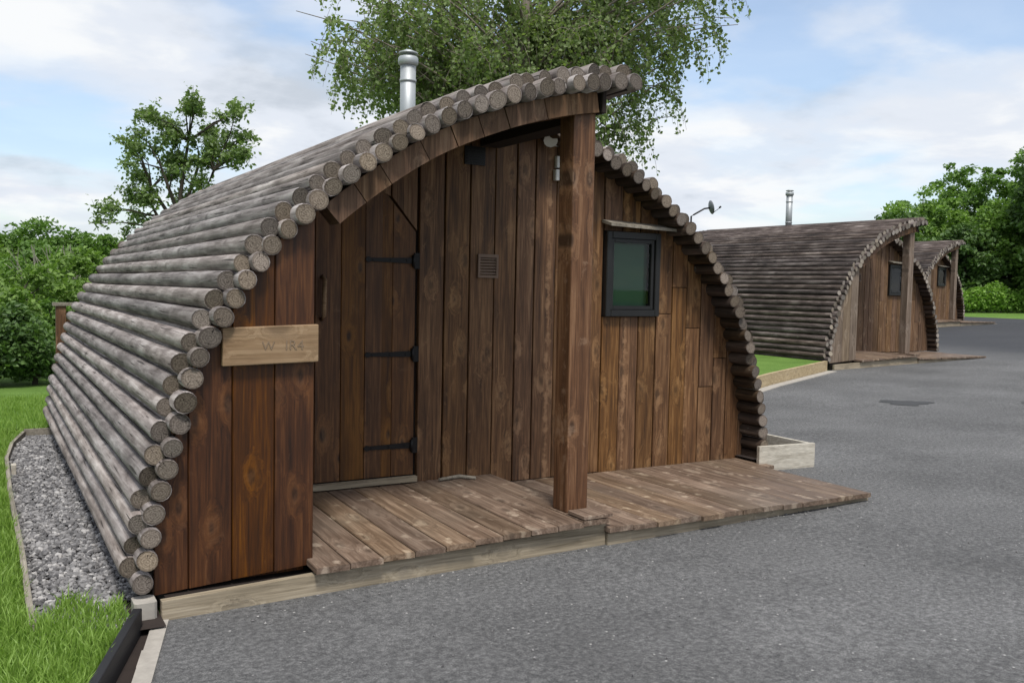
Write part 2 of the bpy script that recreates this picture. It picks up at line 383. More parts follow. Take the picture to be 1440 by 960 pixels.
# tarmac yard: bounded by the kerb at the left, the cabins' fronts and the lawns behind
TX = [-3.2, -1.9, -.9, 0.0, .5, .74, .76] + [x for x in BX if 1 <= x <= 36.5]
TY = np.array([(-3.2, -11), (-1.9, -6), (-.9, -1.6), (.0, 1.74), (.5, 3.60), (.74, 4.46), (.76, 4.9), (5.5, 5.6), (6.0, 7.2), (8.0, 8.75), (10.6, 10.18), (13.4, 11.45), (17., 13.), (19., 18.),
               (26.5, 20.3), (32.5, 22.5), (34., 24.5), (36.4, 27.), (41.5, 25.)])
sheet('tarmac', M['tarmac'], TX, lambda x: -60, lambda x: float(np.interp(x, TY[:, 0], TY[:, 1])), -.002, 1)
mb = MB(); ring = []
for k in range(26):
    a = 2*PI*k/26; r = 1+.22*math.sin(3*a+1)+.12*math.sin(7*a)+random.uniform(-.06, .06)
    u, w = .34*r*math.cos(a), .26*r*math.sin(a); x, y = 10.85+.86*u+.5*w, 7.9-.5*u+.86*w
    ring.append((x, y, ground(x)+.003))
mb.face([mb.add([p])for p in ring]); tag(mb.build('tarmac_patch', M['patch']), kind='structure')
mb = MB(); ring = []
for k in range(18):
    a = 2*PI*k/18; r = 1+random.uniform(-.25, .25); u, w = .14*r*math.cos(a), .12*r*math.sin(a); x, y = 12.4+.86*u+.5*w, 7.1-.5*u+.86*w
    ring.append((x, y, ground(x)+.003))
mb.face([mb.add([p])for p in ring]); tag(mb.build('tarmac_patch', M['patch']), kind='structure')

# ------------------------------------------------------------------ cabin
PROF = [(2.60, .08), (2.60, .17), (2.545, .5), (2.46, .84), (2.335, 1.25), (2.175, 1.53), (1.985, 1.79), (1.655, 2.11), (1.17, 2.445), (.68, 2.66), (.30, 2.775), (0, 2.835), (-.25, 2.865)]
def catmull(P, n=30):
    P = [np.array(p, float) for p in P]; out = []
    for i in range(len(P)-1):
        a = P[max(i-1, 0)]; b = P[i]; c = P[i+1]; d = P[min(i+2, len(P)-1)]
        for k in range(n):
            s = k/n; out.append(.5*((2*b)+(c-a)*s+(2*a-5*b+4*c-d)*s*s+(-a+3*b-3*c+d)*s**3))
    out.append(P[-1]); return np.array(out)
ARC = catmull(PROF); SL = np.concatenate([[0], np.cumsum(np.linalg.norm(np.diff(ARC, axis=0), axis=1))])
def arc(s):
    s = float(s); p = np.array([np.interp(s, SL, ARC[:, 0]), np.interp(s, SL, ARC[:, 1])])
    q = np.array([np.interp(s+.02, SL, ARC[:, 0]), np.interp(s+.02, SL, ARC[:, 1])]); r = np.array([np.interp(s-.02, SL, ARC[:, 0]), np.interp(s-.02, SL, ARC[:, 1])])
    tn = (q-r)/np.linalg.norm(q-r); return p, np.array([tn[1], -tn[0]])      # outward normal (for the +x half)
def arch_z(x):
    x = min(abs(x), 2.6); i = ARC[:, 0]; order = np.argsort(i); return float(np.interp(x, i[order], ARC[order, 1]))
S_RIDGE = float(np.interp(0, -ARC[:, 0], SL)); S_TIP = SL[-1]
REAR = 6.0

def roof_slope(side, s_end, y0, inner=0):
    mb = MB(); pitch = .1105; n = int(round((s_end-.09)/pitch))
    for k in range(n+1):
        s = .09+(s_end-.09-.03)*k/n; p, nv = arc(s)
        r = random.uniform(.0475, .0545)
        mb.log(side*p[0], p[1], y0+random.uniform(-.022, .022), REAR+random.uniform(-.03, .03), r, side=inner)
        if k < n:
            s2 = s+.5*(s_end-.12)/n; p, nv = arc(s2); p = p+nv*.060
            mb.log(side*p[0], p[1], y0+.065+random.uniform(-.035, .035), REAR+random.uniform(-.04, .04), random.uniform(.0465, .053), end=4)
    # dark sheet added between the two layers to stop light leaking through
    prev = None
    for s in np.linspace(.05, s_end-.04, 34):
        p, nv = arc(s); p = p+nv*.03; i = mb.add([(side*p[0], y0+.12, p[1]), (side*p[0], REAR-.1, p[1])])
        if prev is not None: mb.face([prev, i, i+1, prev+1], 2)
        prev = i
    return mb

def build_cabin():
    root = empty('log_cabin', (0, 0, 0))
    roof_slope(-1, S_TIP, 0.).build('roof_slope', [M['log'], M['end'], M['lining'], M['log_eave'], M['end_outer']], root)
    roof_slope(1, S_RIDGE-.30, 1.13, 3).build('roof_slope', [M['log'], M['end'], M['lining'], M['log_eave'], M['end_outer']], root)
    # --- gable panel on the left of the porch
    mb = MB()
    for x0, x1, zb in ((-2.545, -2.39, .09), (-2.385, -2.18, .10), (-2.176, -1.97, .115), (-1.966, -1.765, .125)):
        mb.board(x0, x1, .055+random.uniform(-.003, .003), .10, zb, arch_z(x0)-.02, arch_z(x1)-.02, zb1=zb+.012)
    mb.box(-2.46, -1.80, .101, .14, .10, .5, 0); mb.box(-2.2, -1.80, .101, .14, 1.1, 1.3, 0)
    mb.build('gable_panel', M['panel'], root)
    # --- recessed front wall with door and window openings
    W0, W1, ZB = 1.36, 1.40, .20
    mb = MB()
    def wallboard(x0, x1, zb, zt=None, joints=()):
        y = W0+random.uniform(-.004, .004); z0 = zb
        for j in list(joints)+[None]:
            t0, t1 = (arch_z(x0)-.01, arch_z(x1)-.01) if zt is None else (zt, zt)
            if j is not None: mb.board(x0, x1, y, W1, z0, j-.003, j-.003); z0 = j+.003
            elif zt is None and min(t0, t1) > z0 or zt is not None: mb.board(x0, x1, y, W1, z0, t0, t1)
            y = W0+random.uniform(-.004, .004)
    g = .010
    left = [-2.55, -2.36, -2.16, -1.96, -1.78, -1.52]
    for a, b in zip(left[:-1], left[1:]): wallboard(a+g/2, b-g/2, ZB)
    # above the door: door outline has clipped corners
    dx0, dx1 = -1.52, -.60
    for a, b in zip([-1.52, -1.33, -1.15, -.98, -.80], [-1.33, -1.15, -.98, -.80, -.60]):
        def dt(x): return min(2.255, 2.255-(x+.86)*1.13 if x > -.86 else 2.255)
        zb0, zb1 = dt(a)+.014, dt(b)+.014
        mb.board(a+g/2, b-g/2, W0, W1, zb0, arch_z(a)-.01, arch_z(b)-.01, zb1=zb1)
    ed = [-.60, -.39, -.19, .015, .20, .36, .55, .72, .87, 1.0]
    jn = {4: (), 7: (1.25,)}
    for k, (a, b) in enumerate(zip(ed[:-1], ed[1:])): wallboard(a+g/2+(.012 if k == 0 else 0), b-g/2, ZB if b < .1 else .14, None, jn.get(k, ()))
    for k, (a, b) in enumerate(((1.0, 1.18), (1.18, 1.365), (1.365, 1.545))):
        wallboard(a+g/2, b-g/2, .13, 1.375, ((.88,) if k == 9 else ())); wallboard(a+g/2, b-g/2, 2.055)
    ed = [1.545, 1.71, 1.87, 2.03, 2.19, 2.34, 2.50, 2.56]
    jn = {0: (1.40,), 1: (1.62,), 2: (1.28,), 3: (.78,), 4: (1.02,)}
    for k, (a, b) in enumerate(zip(ed[:-1], ed[1:])): wallboard(a+g/2, b-g/2, .13, None, jn.get(k, ()))
    w = mb.build('front_wall', M['wall'], root)
    mb = MB(); prev = None            # dark board-gap backing inside the wall
    for x in np.linspace(-2.5, 2.5, 41):
        if prev is not None:
            xm0, xm1 = prev, x
            for zlo, zhi in (((.12, 1.37), (2.06, None)) if (xm0 > .93 and xm1 < 1.62) else ((.12, None),)):
                a0 = arch_z(xm0)-.03 if zhi is None else zhi; a1 = arch_z(xm1)-.03 if zhi is None else zhi
                i = mb.add([(xm0, W1+.004, zlo), (xm1, W1+.004, zlo), (xm1, W1+.004, a1), (xm0, W1+.004, a0)]); mb.face([i, i+1, i+2, i+3])
        prev = x
    mb.build('wall_backing', M['lining'], root)
    mb = MB()                          # rear wall
    xs = np.linspace(-2.5, 2.5, 28)
    for a, b in zip(xs[:-1], xs[1:]): mb.board(a+.003, b-.003, REAR-.16, REAR-.12, .1, arch_z(a)-.02, arch_z(b)-.02)
    mb.build('rear_wall', M['wall'], root)
    # --- door
    mb = MB()
    def dt(x): return 2.245-(x+.86)*1.13 if x > -.86 else (2.245 if x > -1.26 else 2.245+(x+1.26)*1.13)
    for a, b in ((-1.508, -1.335), (-1.332, -1.155), (-1.152, -.983), (-.980, -.86), (-.86, -.785), (-.782, -.612)):
        mb.board(a, b, W0+.004, W1, .262, dt(a), dt(b), ch=.003 if abs(a+.86) > .01 and abs(b+.86) > .01 else .0005)
    door = mb.build('door', M['door'], root)
    for z in (.47, 1.115, 1.765):
        mb = MB(); y = W0-.004
        sec = [(-.985, .006), (-.965, .020), (-.945, .012), (-.64, .021), (-.64, -.021), (-.945, -.012), (-.965, -.020), (-.985, -.006)]
        mb.prism([(x, y+.006, z+dz) for x, dz in sec], [(x, y-.004, z+dz) for x, dz in sec])
        mb.box(-.628, -.585, y-.006, y+.003, z-.055, z+.055, 0, .003)
        mb.tube([(-.634, y-.008, z-.04), (-.634, y-.008, z+.04)], .011, 8)
        for x in (-.93, -.80, -.68): mb.tube([(x, y-.004, z), (x, y-.009, z)], .008, 6)
        mb.build('hinge', M['iron'], door)
    mb = MB(); mb.tube([(-1.29, W0-.002, 1.36), (-1.29, W0-.05, 1.38), (-1.29, W0-.055, 1.50), (-1.285, W0-.05, 1.62), (-1.285, W0-.002, 1.64)], .016, 8)
    mb.build('handle', M['sign'], door)
    mb = MB(); mb.box(-1.50, -.60, W0-.05, W0-.002, .218, .255, 0, .004); mb.build('threshold', M['plinth'], door)
    # --- window
    wx0, wx1, wz0, wz1 = 1.003, 1.542, 1.382, 2.048; yf = W0-.045
    mb = MB(); b = .050
    mb.box(wx0, wx0+b, yf, W1, wz0, wz1, 0, .006); mb.box(wx1-b, wx1, yf, W1, wz0, wz1, 0, .006)
    mb.box(wx0+b, wx1-b, yf, W1, wz0, wz0+b, 0, .006); mb.box(wx0+b, wx1-b, yf, W1, wz1-b, wz1, 0, .006)
    s = .028; a0, a1, c0, c1 = wx0+b+.004, wx1-b-.004, wz0+b+.004, wz1-b-.004
    win = mb.build('window', M['frame'], root)
    mb = MB(); ys = yf+.018
    mb.box(a0, a0+s, ys, ys+.04, c0, c1, 0, .004); mb.box(a1-s, a1, ys, ys+.04, c0, c1, 0, .004)
    mb.box(a0+s, a1-s, ys, ys+.04, c0, c0+s, 0, .004); mb.box(a0+s, a1-s, ys, ys+.04, c1-s, c1, 0, .004)
    mb.build('sash', M['frame'], win)
    mb = MB(); i = mb.add([(a0+s, ys+.02, c0+s), (a1-s, ys+.02, c0+s), (a1-s, ys+.02, c1-s), (a0+s, ys+.02, c1-s)]); mb.face([i, i+1, i+2, i+3]); mb.build('pane', M['glass'], win)
    mb = MB(); n = 24; prev = None
    for k in range(n+1):
        x = a0+s-.01+(a1-a0-2*s-.03)*k/n; y = ys+.05; i = mb.add([(x, y, c0), (x, y, c1)])
        if prev is not None: mb.face([prev, i, i+1, prev+1], 0, True)
        prev = i
    i = mb.add([(a0, ys+.09, c0), (a1, ys+.09, c0), (a1, ys+.09, c1), (a0, ys+.09, c1)]); mb.face([i, i+1, i+2, i+3])
    mb.build('curtain', M['blind'], win)
    mb = MB(); xr = [wx0-.03, wx1+.10]
    sec = lambda x, z: [(x, yf-.085, z), (x, yf-.085, z+.022), (x, W0-.003, z+.055), (x, W0-.003, z+.03)]
    mb.prism(sec(xr[0], 2.085), sec(xr[1], 2.066)); mb.build('hood', M['edging'], win)
    # --- vents, lights
    mb = MB(); vx, vz = -.045, 1.745; y = W0-.022
    for a in ((vx-.085, vx+.085, vz+.062, vz+.085), (vx-.085, vx+.085, vz-.085, vz-.066)): mb.box(a[0], a[1], y, W0-.005, a[2], a[3], 0, .003)
    mb.box(vx-.085, vx-.066, y, W0-.005, vz-.066, vz+.062, 0, .003); mb.box(vx+.066, vx+.085, y, W0-.005, vz-.066, vz+.062, 0, .003)
    for k in range(6):
        z = vz-.058+k*.021; sec = lambda x: [(x, y+.003, z), (x, y+.005, z+.006), (x, W0-.006, z+.016), (x, W0-.006, z+.010)]
        mb.prism(sec(vx-.066), sec(vx+.066))
    mb.build('vent_grille', M['vent'], root)
    mb = MB(); vx, vz = -.165, 2.53
    mb.box(vx-.085, vx+.085, W0-.016, W0-.005, vz-.065, vz+.065, 0, .004)
    for k in range(5): mb.box(vx-.07, vx+.07, W0-.022, W0-.0165, vz-.05+k*.022, vz-.04+k*.022, 0, .001)
    mb.build('vent_cover', M['iron'], root)
    mb = MB(); lx, lz, ly = .50, 2.70, W0-.09
    mb.box(lx-.05, lx+.05, W0-.03, W0-.006, lz-.04, lz+.05, 0, .006)
    light = mb.build('security_light', M['white'], root)
    for sx_, az in ((-1, -.5), (1, .35)):
        mb = MB(); prev = []
        c = Vector((lx+sx_*.075, ly, lz+.0)); d = Vector((math.sin(az), -.75, -.62)).normalized()
        mb.tube([c-d*.05, c-d*.035, c+d*.01, c+d*.04], [.020, .036, .050, .052], 12); mb.tube([c-d*.05, (lx, W0-.03, lz)], .012, 6)
        mb.build('lamp_head', M['white'], light)
    mb = MB(); mb.box(.515, .60, W0-.045, W0-.006, 2.50, 2.585, 0, .006); mb.box(.505, .605, W0-.05, W0-.006, 2.405, 2.485, 0, .006); mb.build('sensor_box', M['white'], root)
    # --- arch boards under the log ends, post, ridge beam
    mb = MB(); s0 = float(np.interp(-1.745, -ARC[:, 0], SL)); s1 = float(np.interp(-.02, -ARC[:, 0], SL)); n = 9
    cuts = [s0+(s1-s0)*k/n+(random.uniform(-.04, .04) if 0 < k < n else 0) for k in range(n+1)]
    for k in range(n):
        sub = np.linspace(cuts[k]+.003, cuts[k+1]-.003, 5); yy = .07+random.uniform(-.004, .004)
        pin = []; pout = []
        for s in sub:
            p, nv = arc(s); a = p-nv*.052; b = p-nv*.172; pout.append((-a[0], a[1])); pin.append((-b[0], b[1]))
        loop = pout+pin[::-1]
        mb.prism([(x, yy, z) for x, z in loop][::-1], [(x, .22, z) for x, z in loop][::-1])
    mb.build('arch_beam', M['beam'], root)
    mb = MB()
    mb.prism([(-.148, .10, .215), (.008, .10, .215), (.008, .256, .215), (-.148, .256, .215)], [(-.158, .10, 2.66), (.002, .10, 2.66), (.002, .256, 2.66), (-.158, .256, 2.66)])
    o = mb.build('post', M['post'], root); bv = o.modifiers.new('bevel', 'BEVEL'); bv.width = .008; bv.segments = 2
    mb = MB(); mb.box(-.13, .03, .257, 1.34, 2.60, 2.80, 0, .006); mb.box(.035, .235, .05, 1.34, 2.812, 2.842, 0, .004); mb.box(.02, .05, .06, .30, 2.66, 2.81, 0, .004)
    mb.build('ridge_beam', M['lining'], root)
    # --- stove flue
    mb = MB(); fx, fy = .27, 3.55
    mb.tube([(fx, fy, 2.75), (fx, fy, 3.66)], .073, 20)
    for z in (3.02, 3.50): mb.tube([(fx, fy, z), (fx, fy, z+.025)], .079, 20)
    fl = mb.build('flue', M['steel'], root)
    mb = MB(); mb.tube([(fx, fy, 3.655), (fx, fy, 3.67), (fx, fy, 3.72), (fx, fy, 3.735)], [.080, .095, .095, .085], 20)
    mb.tube([(fx, fy, 3.76), (fx, fy, 3.775), (fx, fy, 3.80)], [.088, .09, .03], 20); mb.tube([(fx, fy, 3.73), (fx, fy, 3.765)], .05, 12)
    mb.build('flue_cap', M['steel'], fl)
    return root

def build_deck():
    root = empty('porch_deck', (0, 0, 0))
    mb = MB(); xs = np.linspace(-1.80, .02, 11)
    for a, b in zip(xs[:-1], xs[1:]):
        u = (.5*(a+b)+1.9)/1.9; zf = .158+.062*max(0, min(1, u))
        mb.plank(a+.002, b-.002, -.108+random.uniform(-.008, .008), 1.352, zf+random.uniform(-.002, .002), .208+random.uniform(-.002, .002), .032)
    mb.build('raised_boards', M['deck'], root)
    mb = MB(); xs = np.linspace(.02, 2.40, 14)
    for k, (a, b) in enumerate(zip(xs[:-1], xs[1:])):
        mb.plank(a+.002, b-.002, -.13+random.uniform(-.012, .012), 1.345, .158-.0015*k+random.uniform(-.0015, .0015), .138, .032)
    mb.plank(2.405, 2.53, .95, 1.345, .137, .137, .03)
    mb.build('lower_boards', M['deck'], root)
    mb = MB()     # pale front edge under the boards; its foot follows the rising tarmac
    mb.board(-2.53, .035, -.065, -.02, -.05, .094, .172)
    mb.build('front_plinth', M['plinth'], root)
    mb = MB(); mb.board(.036, 2.42, -.085, -.03, -.02, .112, .098); mb.board(2.33, 2.56, -.12, -.086, .02, .070, .074)
    mb.build('front_plinth', M['plinth'], root)
    mb = MB(); mb.box(-2.5, .03, .0, 1.3, -.02, .085, 0, .01); mb.box(.04, 2.36, .0, 1.3, 0, .095, 0, .01); mb.build('joists', M['lining'], root)
    mb = MB(); mb.box(-.16, .05, -.115, .07, .224, .242, 0, .006); mb.build('corner_block', M['deck'], root)
    return root

C1 = Matrix.Translation((3.25, 4.49, 0))
cabin = build_cabin(); cabin.location = (3.25, 4.49, 0)
tag(cabin, 'nearest arched log cabin, brown boarded front with door and one small window', 'log cabin', 'arched log cabins in a row')
deck = build_deck(); deck.location = (3.25, 4.49, 0)
tag(deck, 'stepped wooden deck in front of the nearest cabin, boards scuffed and worn', 'deck', 'decks in front of the cabins')
SPOTS = [((16.27, 11.71, .19), 2.3, 'dark brown middle cabin with greyed left panel, behind the nearest cabin', 'low deck at the foot of the dark brown middle cabin'),
         ((29.25, 19.40, .55), 6., 'farthest and smallest looking log cabin, in front of the tall trees', 'small looking deck of the farthest cabin, by the far tarmac')]
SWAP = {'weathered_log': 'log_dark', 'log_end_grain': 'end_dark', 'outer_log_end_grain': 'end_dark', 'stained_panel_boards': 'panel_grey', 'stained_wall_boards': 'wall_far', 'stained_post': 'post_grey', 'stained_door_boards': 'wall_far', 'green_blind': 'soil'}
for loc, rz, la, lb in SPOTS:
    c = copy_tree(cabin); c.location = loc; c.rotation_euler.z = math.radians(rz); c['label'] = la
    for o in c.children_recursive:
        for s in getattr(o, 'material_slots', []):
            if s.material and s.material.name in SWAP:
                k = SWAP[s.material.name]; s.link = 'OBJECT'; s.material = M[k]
    d = copy_tree(deck); d.location = (loc[0], loc[1], loc[2]-.02); d.rotation_euler.z = math.radians(rz); d['label'] = lb

# ------------------------------------------------------------------ sign on the gable panel
root = empty('name_sign', (3.25, 4.49, 0), label='tan wooden name board with faint carved letters on the nearest cabin', cat='sign')
mb = MB(); mb.prism([(-2.235, .012, 1.185), (-1.755, .012, 1.197), (-1.755, .052, 1.197), (-2.235, .052, 1.185)], [(-2.235, .012, 1.372), (-1.755, .012, 1.388), (-1.755, .052, 1.388), (-2.235, .052, 1.372)])
o = mb.build('board', M['sign'], root); bv = o.modifiers.new('bevel', 'BEVEL'); bv.width = .005; bv.segments = 2
def text_mesh(name, txt, size, loc, mat, parent):
    cu = bpy.data.curves.new(name, 'FONT'); cu.body = txt; cu.size = size; cu.extrude = .001; cu.space_character = 1.05
    to = bpy.data.objects.new(name, cu); COL.objects.link(to); bpy.context.view_layer.update()
    me = bpy.data.meshes.new_from_object(to.evaluated_get(bpy.context.evaluated_depsgraph_get()))
    COL.objects.unlink(to); bpy.data.objects.remove(to)
    me.materials.clear(); me.materials.append(mat)
    o = link(name, me, parent); o.location = loc; o.rotation_euler = (PI/2, 0, 0); return o

text_mesh('lettering', 'W', .062, (-2.045, .0105, 1.262), M['letter'], root)
text_mesh('lettering', 'IR4', .070, (-1.93, .0105, 1.262), M['letter'], root)

# small wedge on the deck
mb = MB(); P = [(2.80, 5.76), (2.98, 5.80), (3.06, 5.70)]
mb.tube([(x, y, .225) for x, y in P], [.012, .016, .011], 6)
tag(mb.build('driftwood_stick', M['edging']), 'short bent grey stick lying on the raised deck by the wall', 'stick')

# ------------------------------------------------------------------ edging, boxes, kerbs at the near cabin
mb = MB()
a = (.715, 4.42); b = (-.30, .64); dx, dy = b[0]-a[0], b[1]-a[1]; L = math.hypot(dx, dy); nx, ny = -dy/L, dx/L
for k in range(22):
    t0, t1 = k/22, (k+1)/22
    j = [random.uniform(-.008, .008) for _ in range(4)] if k else [0]*4
    p = [(a[0]+dx*t0, a[1]+dy*t0), (a[0]+dx*t1, a[1]+dy*t1)]
    w = .035
    mb.prism([(p[0][0]-nx*w, p[0][1]-ny*w, -.05), (p[0][0]+nx*w, p[0][1]+ny*w, -.05), (p[1][0]+nx*w, p[1][1]+ny*w, -.05), (p[1][0]-nx*w, p[1][1]-ny*w, -.05)][::-1],
             [(p[0][0]-nx*(w+j[0]), p[0][1]-ny*w, .012), (p[0][0]+nx*w, p[0][1]+ny*w, .012), (p[1][0]+nx*w, p[1][1]+ny*w, .012), (p[1][0]-nx*(w+j[0]), p[1][1]-ny*w, .012)][::-1])
tag(mb.build('kerb', M['kerb']), kind='structure')
mb = MB()
a = (.605, 4.36); b = (-.62, .80)
dx, dy = b[0]-a[0], b[1]-a[1]; L = math.hypot(dx, dy); nx, ny = -dy/L*.02, dx/L*.02
loop = [(a[0]-nx, a[1]-ny), (b[0]-nx, b[1]-ny), (b[0]+nx, b[1]+ny), (a[0]+nx, a[1]+ny)]
mb.prism([(x, y, -.1) for x, y in loop], [(x, y, .105) for x, y in loop])
o = tag(mb.build('edging_board', M['black']), 'long black edging board between the lawn and the tarmac kerb', 'edging board'); bv = o.modifiers.new('bevel', 'BEVEL'); bv.width = .005; bv.segments = 2
mb = MB()     # sunk gap between board and kerb
i = mb.add([(.60, 4.50, -.012), (-.7, .8, -.012), (-.2, .8, -.012), (.72, 4.46, -.012)]); mb.face([i, i+1, i+2, i+3]); tag(mb.build('soil_gap', M['soil']), kind='structure')
mb = MB(); mb.box(.60, .70, 4.42, 4.54, -.03, .10, 0, .012); tag(mb.build('footing_block', M['kerb']), 'small pale footing block under the left log ends of the nearest cabin', 'block')
# gravel bed and its edging
root = empty('timber_edging', (0, 0, 0), label='grey timber edging round the slate gravel strip left of the nearest cabin', cat='edging')
edge = [(.18, 4.35), (.185, 5.6), (.17, 7.2), (.18, 8.6), (.24, 9.35), (.36, 10.0)]
for p, q in zip(edge[:-1], edge[1:]):
    mb = MB(); dx, dy = q[0]-p[0], q[1]-p[1]; L = math.hypot(dx, dy); nx, ny = -dy/L*.014, dx/L*.014
    loop = [(p[0]-nx, p[1]-ny), (q[0]-nx, q[1]-ny), (q[0]+nx, q[1]+ny), (p[0]+nx, p[1]+ny)]
    mb.prism([(x, y, -.05) for x, y in loop], [(x, y, .10) for x, y in loop]); mb.build('edging_board', M['edging'], root)
mb = MB(); mb.box(.36, .68, 10.0, 10.03, -.05, .115, 0, .003); mb.build('end_board', M['edging'], root)
mb = MB(); mb.box(.20, .235, 8.05, 8.15, .0, .125, 0, .004); mb.build('peg', M['pale'], root)
# slate chippings
def stones(n, seed):
    rg = np.random.default_rng(seed)
    ph = (1+5**.5)/2
    B = np.array([(-1, ph, 0), (1, ph, 0), (-1, -ph, 0), (1, -ph, 0), (0, -1, ph), (0, 1, ph), (0, -1, -ph), (0, 1, -ph), (ph, 0, -1), (ph, 0, 1), (-ph, 0, -1), (-ph, 0, 1)])/1.9
    F = np.array([(0, 11, 5), (0, 5, 1), (0, 1, 7), (0, 7, 10), (0, 10, 11), (1, 5, 9), (5, 11, 4), (11, 10, 2), (10, 7, 6), (7, 1, 8), (3, 9, 4), (3, 4, 2), (3, 2, 6), (3, 6, 8), (3, 8, 9), (4, 9, 5), (2, 4, 11), (6, 2, 10), (8, 6, 7), (9, 8, 1)])
    y = 4.3+5.7*rg.random(n)**1.15; ex = np.array(edge); xl = np.interp(y, ex[:, 1], ex[:, 0])+.015
    x = xl+(np.where(y < 4.7, .57, .70)-xl)*rg.random(n); s = rg.uniform(.007, .019, n)
    V = B[None]*s[:, None, None]*rg.uniform(.6, 1.45, (n, 1, 3))*np.array([1, 1, .7])+B[None]*s[:, None, None]*rg.uniform(-.22, .22, (n, 12, 3))
    a = rg.uniform(0, 6.28, n); c, si = np.cos(a), np.sin(a); b = rg.uniform(-.7, .7, n); cb, sb = np.cos(b), np.sin(b)
    X = V[..., 0]*cb[:, None]+V[..., 2]*sb[:, None]; Z = -V[..., 0]*sb[:, None]+V[..., 2]*cb[:, None]; Y = V[..., 1]
    V = np.stack([X*c[:, None]-Y*si[:, None]+x[:, None], X*si[:, None]+Y*c[:, None]+y[:, None], Z+.030+rg.uniform(0, .022, n)[:, None]], -1)
    return V.reshape(-1, 3), (F[None]+12*np.arange(n)[:, None, None]).reshape(-1, 3)
V, F = stones(13000, 3); tag(soup('slate_gravel', V, F, M['stone']), kind='stuff', label='grey slate gravel strip beside the nearest cabin', cat='gravel')
mb = MB(); i = mb.add([(.19, 4.3, .022), (.72, 4.3, .022), (.72, 10.0, .022), (.19, 10.0, .022)]); mb.face([i, i+1, i+2, i+3]); tag(mb.build('gravel_bed', M['soil']), kind='structure')
def grit(n, seed):
    rg = np.random.default_rng(seed); B = np.array([(1, 0, 0), (-1, 0, 0), (0, 1, 0), (0, -1, 0), (0, 0, 1), (0, 0, -1)], float)
    F = np.array([(0, 2, 4), (2, 1, 4), (1, 3, 4), (3, 0, 4), (2, 0, 5), (1, 2, 5), (3, 1, 5), (0, 3, 5)])
    x = rg.uniform(.8, 6.4, n); y = np.where(x < 5.6, 4.40, 5.3)-rg.exponential(.09, n)
    m = rg.random(n) < .4; y = np.where(m, rg.uniform(2.8, 4.3, n), y)
    s = rg.uniform(.0025, .0075, n); V = B[None]*s[:, None, None]*rg.uniform(.5, 1.4, (n, 6, 3))
    V += np.stack([x, y, np.interp(x, GX, GZ)+.002], -1)[:, None, :]
    return V.reshape(-1, 3), (F[None]+6*np.arange(n)[:, None, None]).reshape(-1, 3)
V, F = grit(300, 8); tag(soup('loose_grit', V, F, M['stone']), kind='stuff', label='loose grit on the tarmac by the deck', cat='grit')
# pale box edging on the right of the near cabin
root = empty('planter_box', (0, 0, 0), label='low pale timber bed edge with dark soil beside the right wall of the nearest cabin', cat='planter')
mb = MB(); mb.prism([(5.70, 5.535, .04), (6.28, 5.45, .045), (6.286, 5.485, .045), (5.706, 5.57, .04)], [(5.70, 5.535, .285), (6.28, 5.45, .29), (6.286, 5.485, .29), (5.706, 5.57, .285)]); mb.build('front_board', M['pale'], root)
mb = MB(); mb.prism([(6.25, 5.49, .05), (6.286, 5.486, .05), (6.36, 10.4, .05), (6.32, 10.4, .05)], [(6.25, 5.49, .285), (6.286, 5.486, .285), (6.36, 10.4, .285), (6.32, 10.4, .285)]); mb.build('side_board', M['pale'], root)
mb = MB(); i = mb.add([(5.72, 5.575, .16), (6.249, 5.495, .16), (6.31, 10.4, .16), (5.75, 10.4, .16)]); mb.face([i, i+1, i+2, i+3]); mb.build('soil', M['soil'], root)
# kerb board between the lawn and the yard, near the middle cabin
root = empty('kerb_board', (0, 0, 0), label='tan timber kerb board holding the lawn strip before the middle cabin', cat='kerb board')
for p, q in (((6.6, 8.05), (8.6, 9.15)), ((8.61, 9.155), (10.7, 10.25)), ((10.71, 10.255), (13.45, 11.50))):
    mb = MB(); dx, dy = q[0]-p[0], q[1]-p[1]; L = math.hypot(dx, dy); nx, ny = -dy/L*.03, dx/L*.03
    loop = [(p[0]-nx, p[1]-ny), (q[0]-nx, q[1]-ny), (q[0]+nx, q[1]+ny), (p[0]+nx, p[1]+ny)]
    mb.prism([(x, y, ground(x)-.05) for x, y in loop], [(x, y, ground(x)+.19) for x, y in loop]); mb.build('board', M['tan'], root)
    mb = MB(); loop = [(x+nx*-1.5*k, y+ny*-1.5*k) for k, (x, y) in ((4.5, p), (4.5, q), (1.05, q), (1.05, p))]
    mb.prism([(x, y, ground(x)-.05) for x, y in loop], [(x, y, ground(x)+.012) for x, y in loop]); mb.build('concrete_haunch', M['kerb'], root)
mb = MB(); i = mb.add([(6.6, 8.10, .26), (8.6, 9.20, .27), (10.7, 10.30, .29), (13.5, 11.56, .33), (13.6, 19, .33), (6.6, 19, .26)])
mb.face([i, i+1, i+2, i+3, i+4, i+5]); tag(mb.build('raised_lawn', M['turf']), kind='structure')
# dark screen fence at the back left of the near cabin
root = empty('screen_fence', (.70, 10.75, 0), label='dark wooden screen fence with a capped post behind the nearest cabin', cat='fence')
mb = MB(); mb.box(.0, .10, 0, .10, 0, 1.30, 0, .006); mb.build('post', M['wall'], root)
mb = MB()
for k in range(9): mb.box(.105+.15*k, .25+.15*k, .03, .055, .05, 1.24, 0, .003)
mb.build('boards', M['wall'], root)
mb = MB(); mb.box(-.03, 1.5, -.02, .12, 1.302, 1.335, 0, .006); mb.build('cap_rail', M['edging'], root)

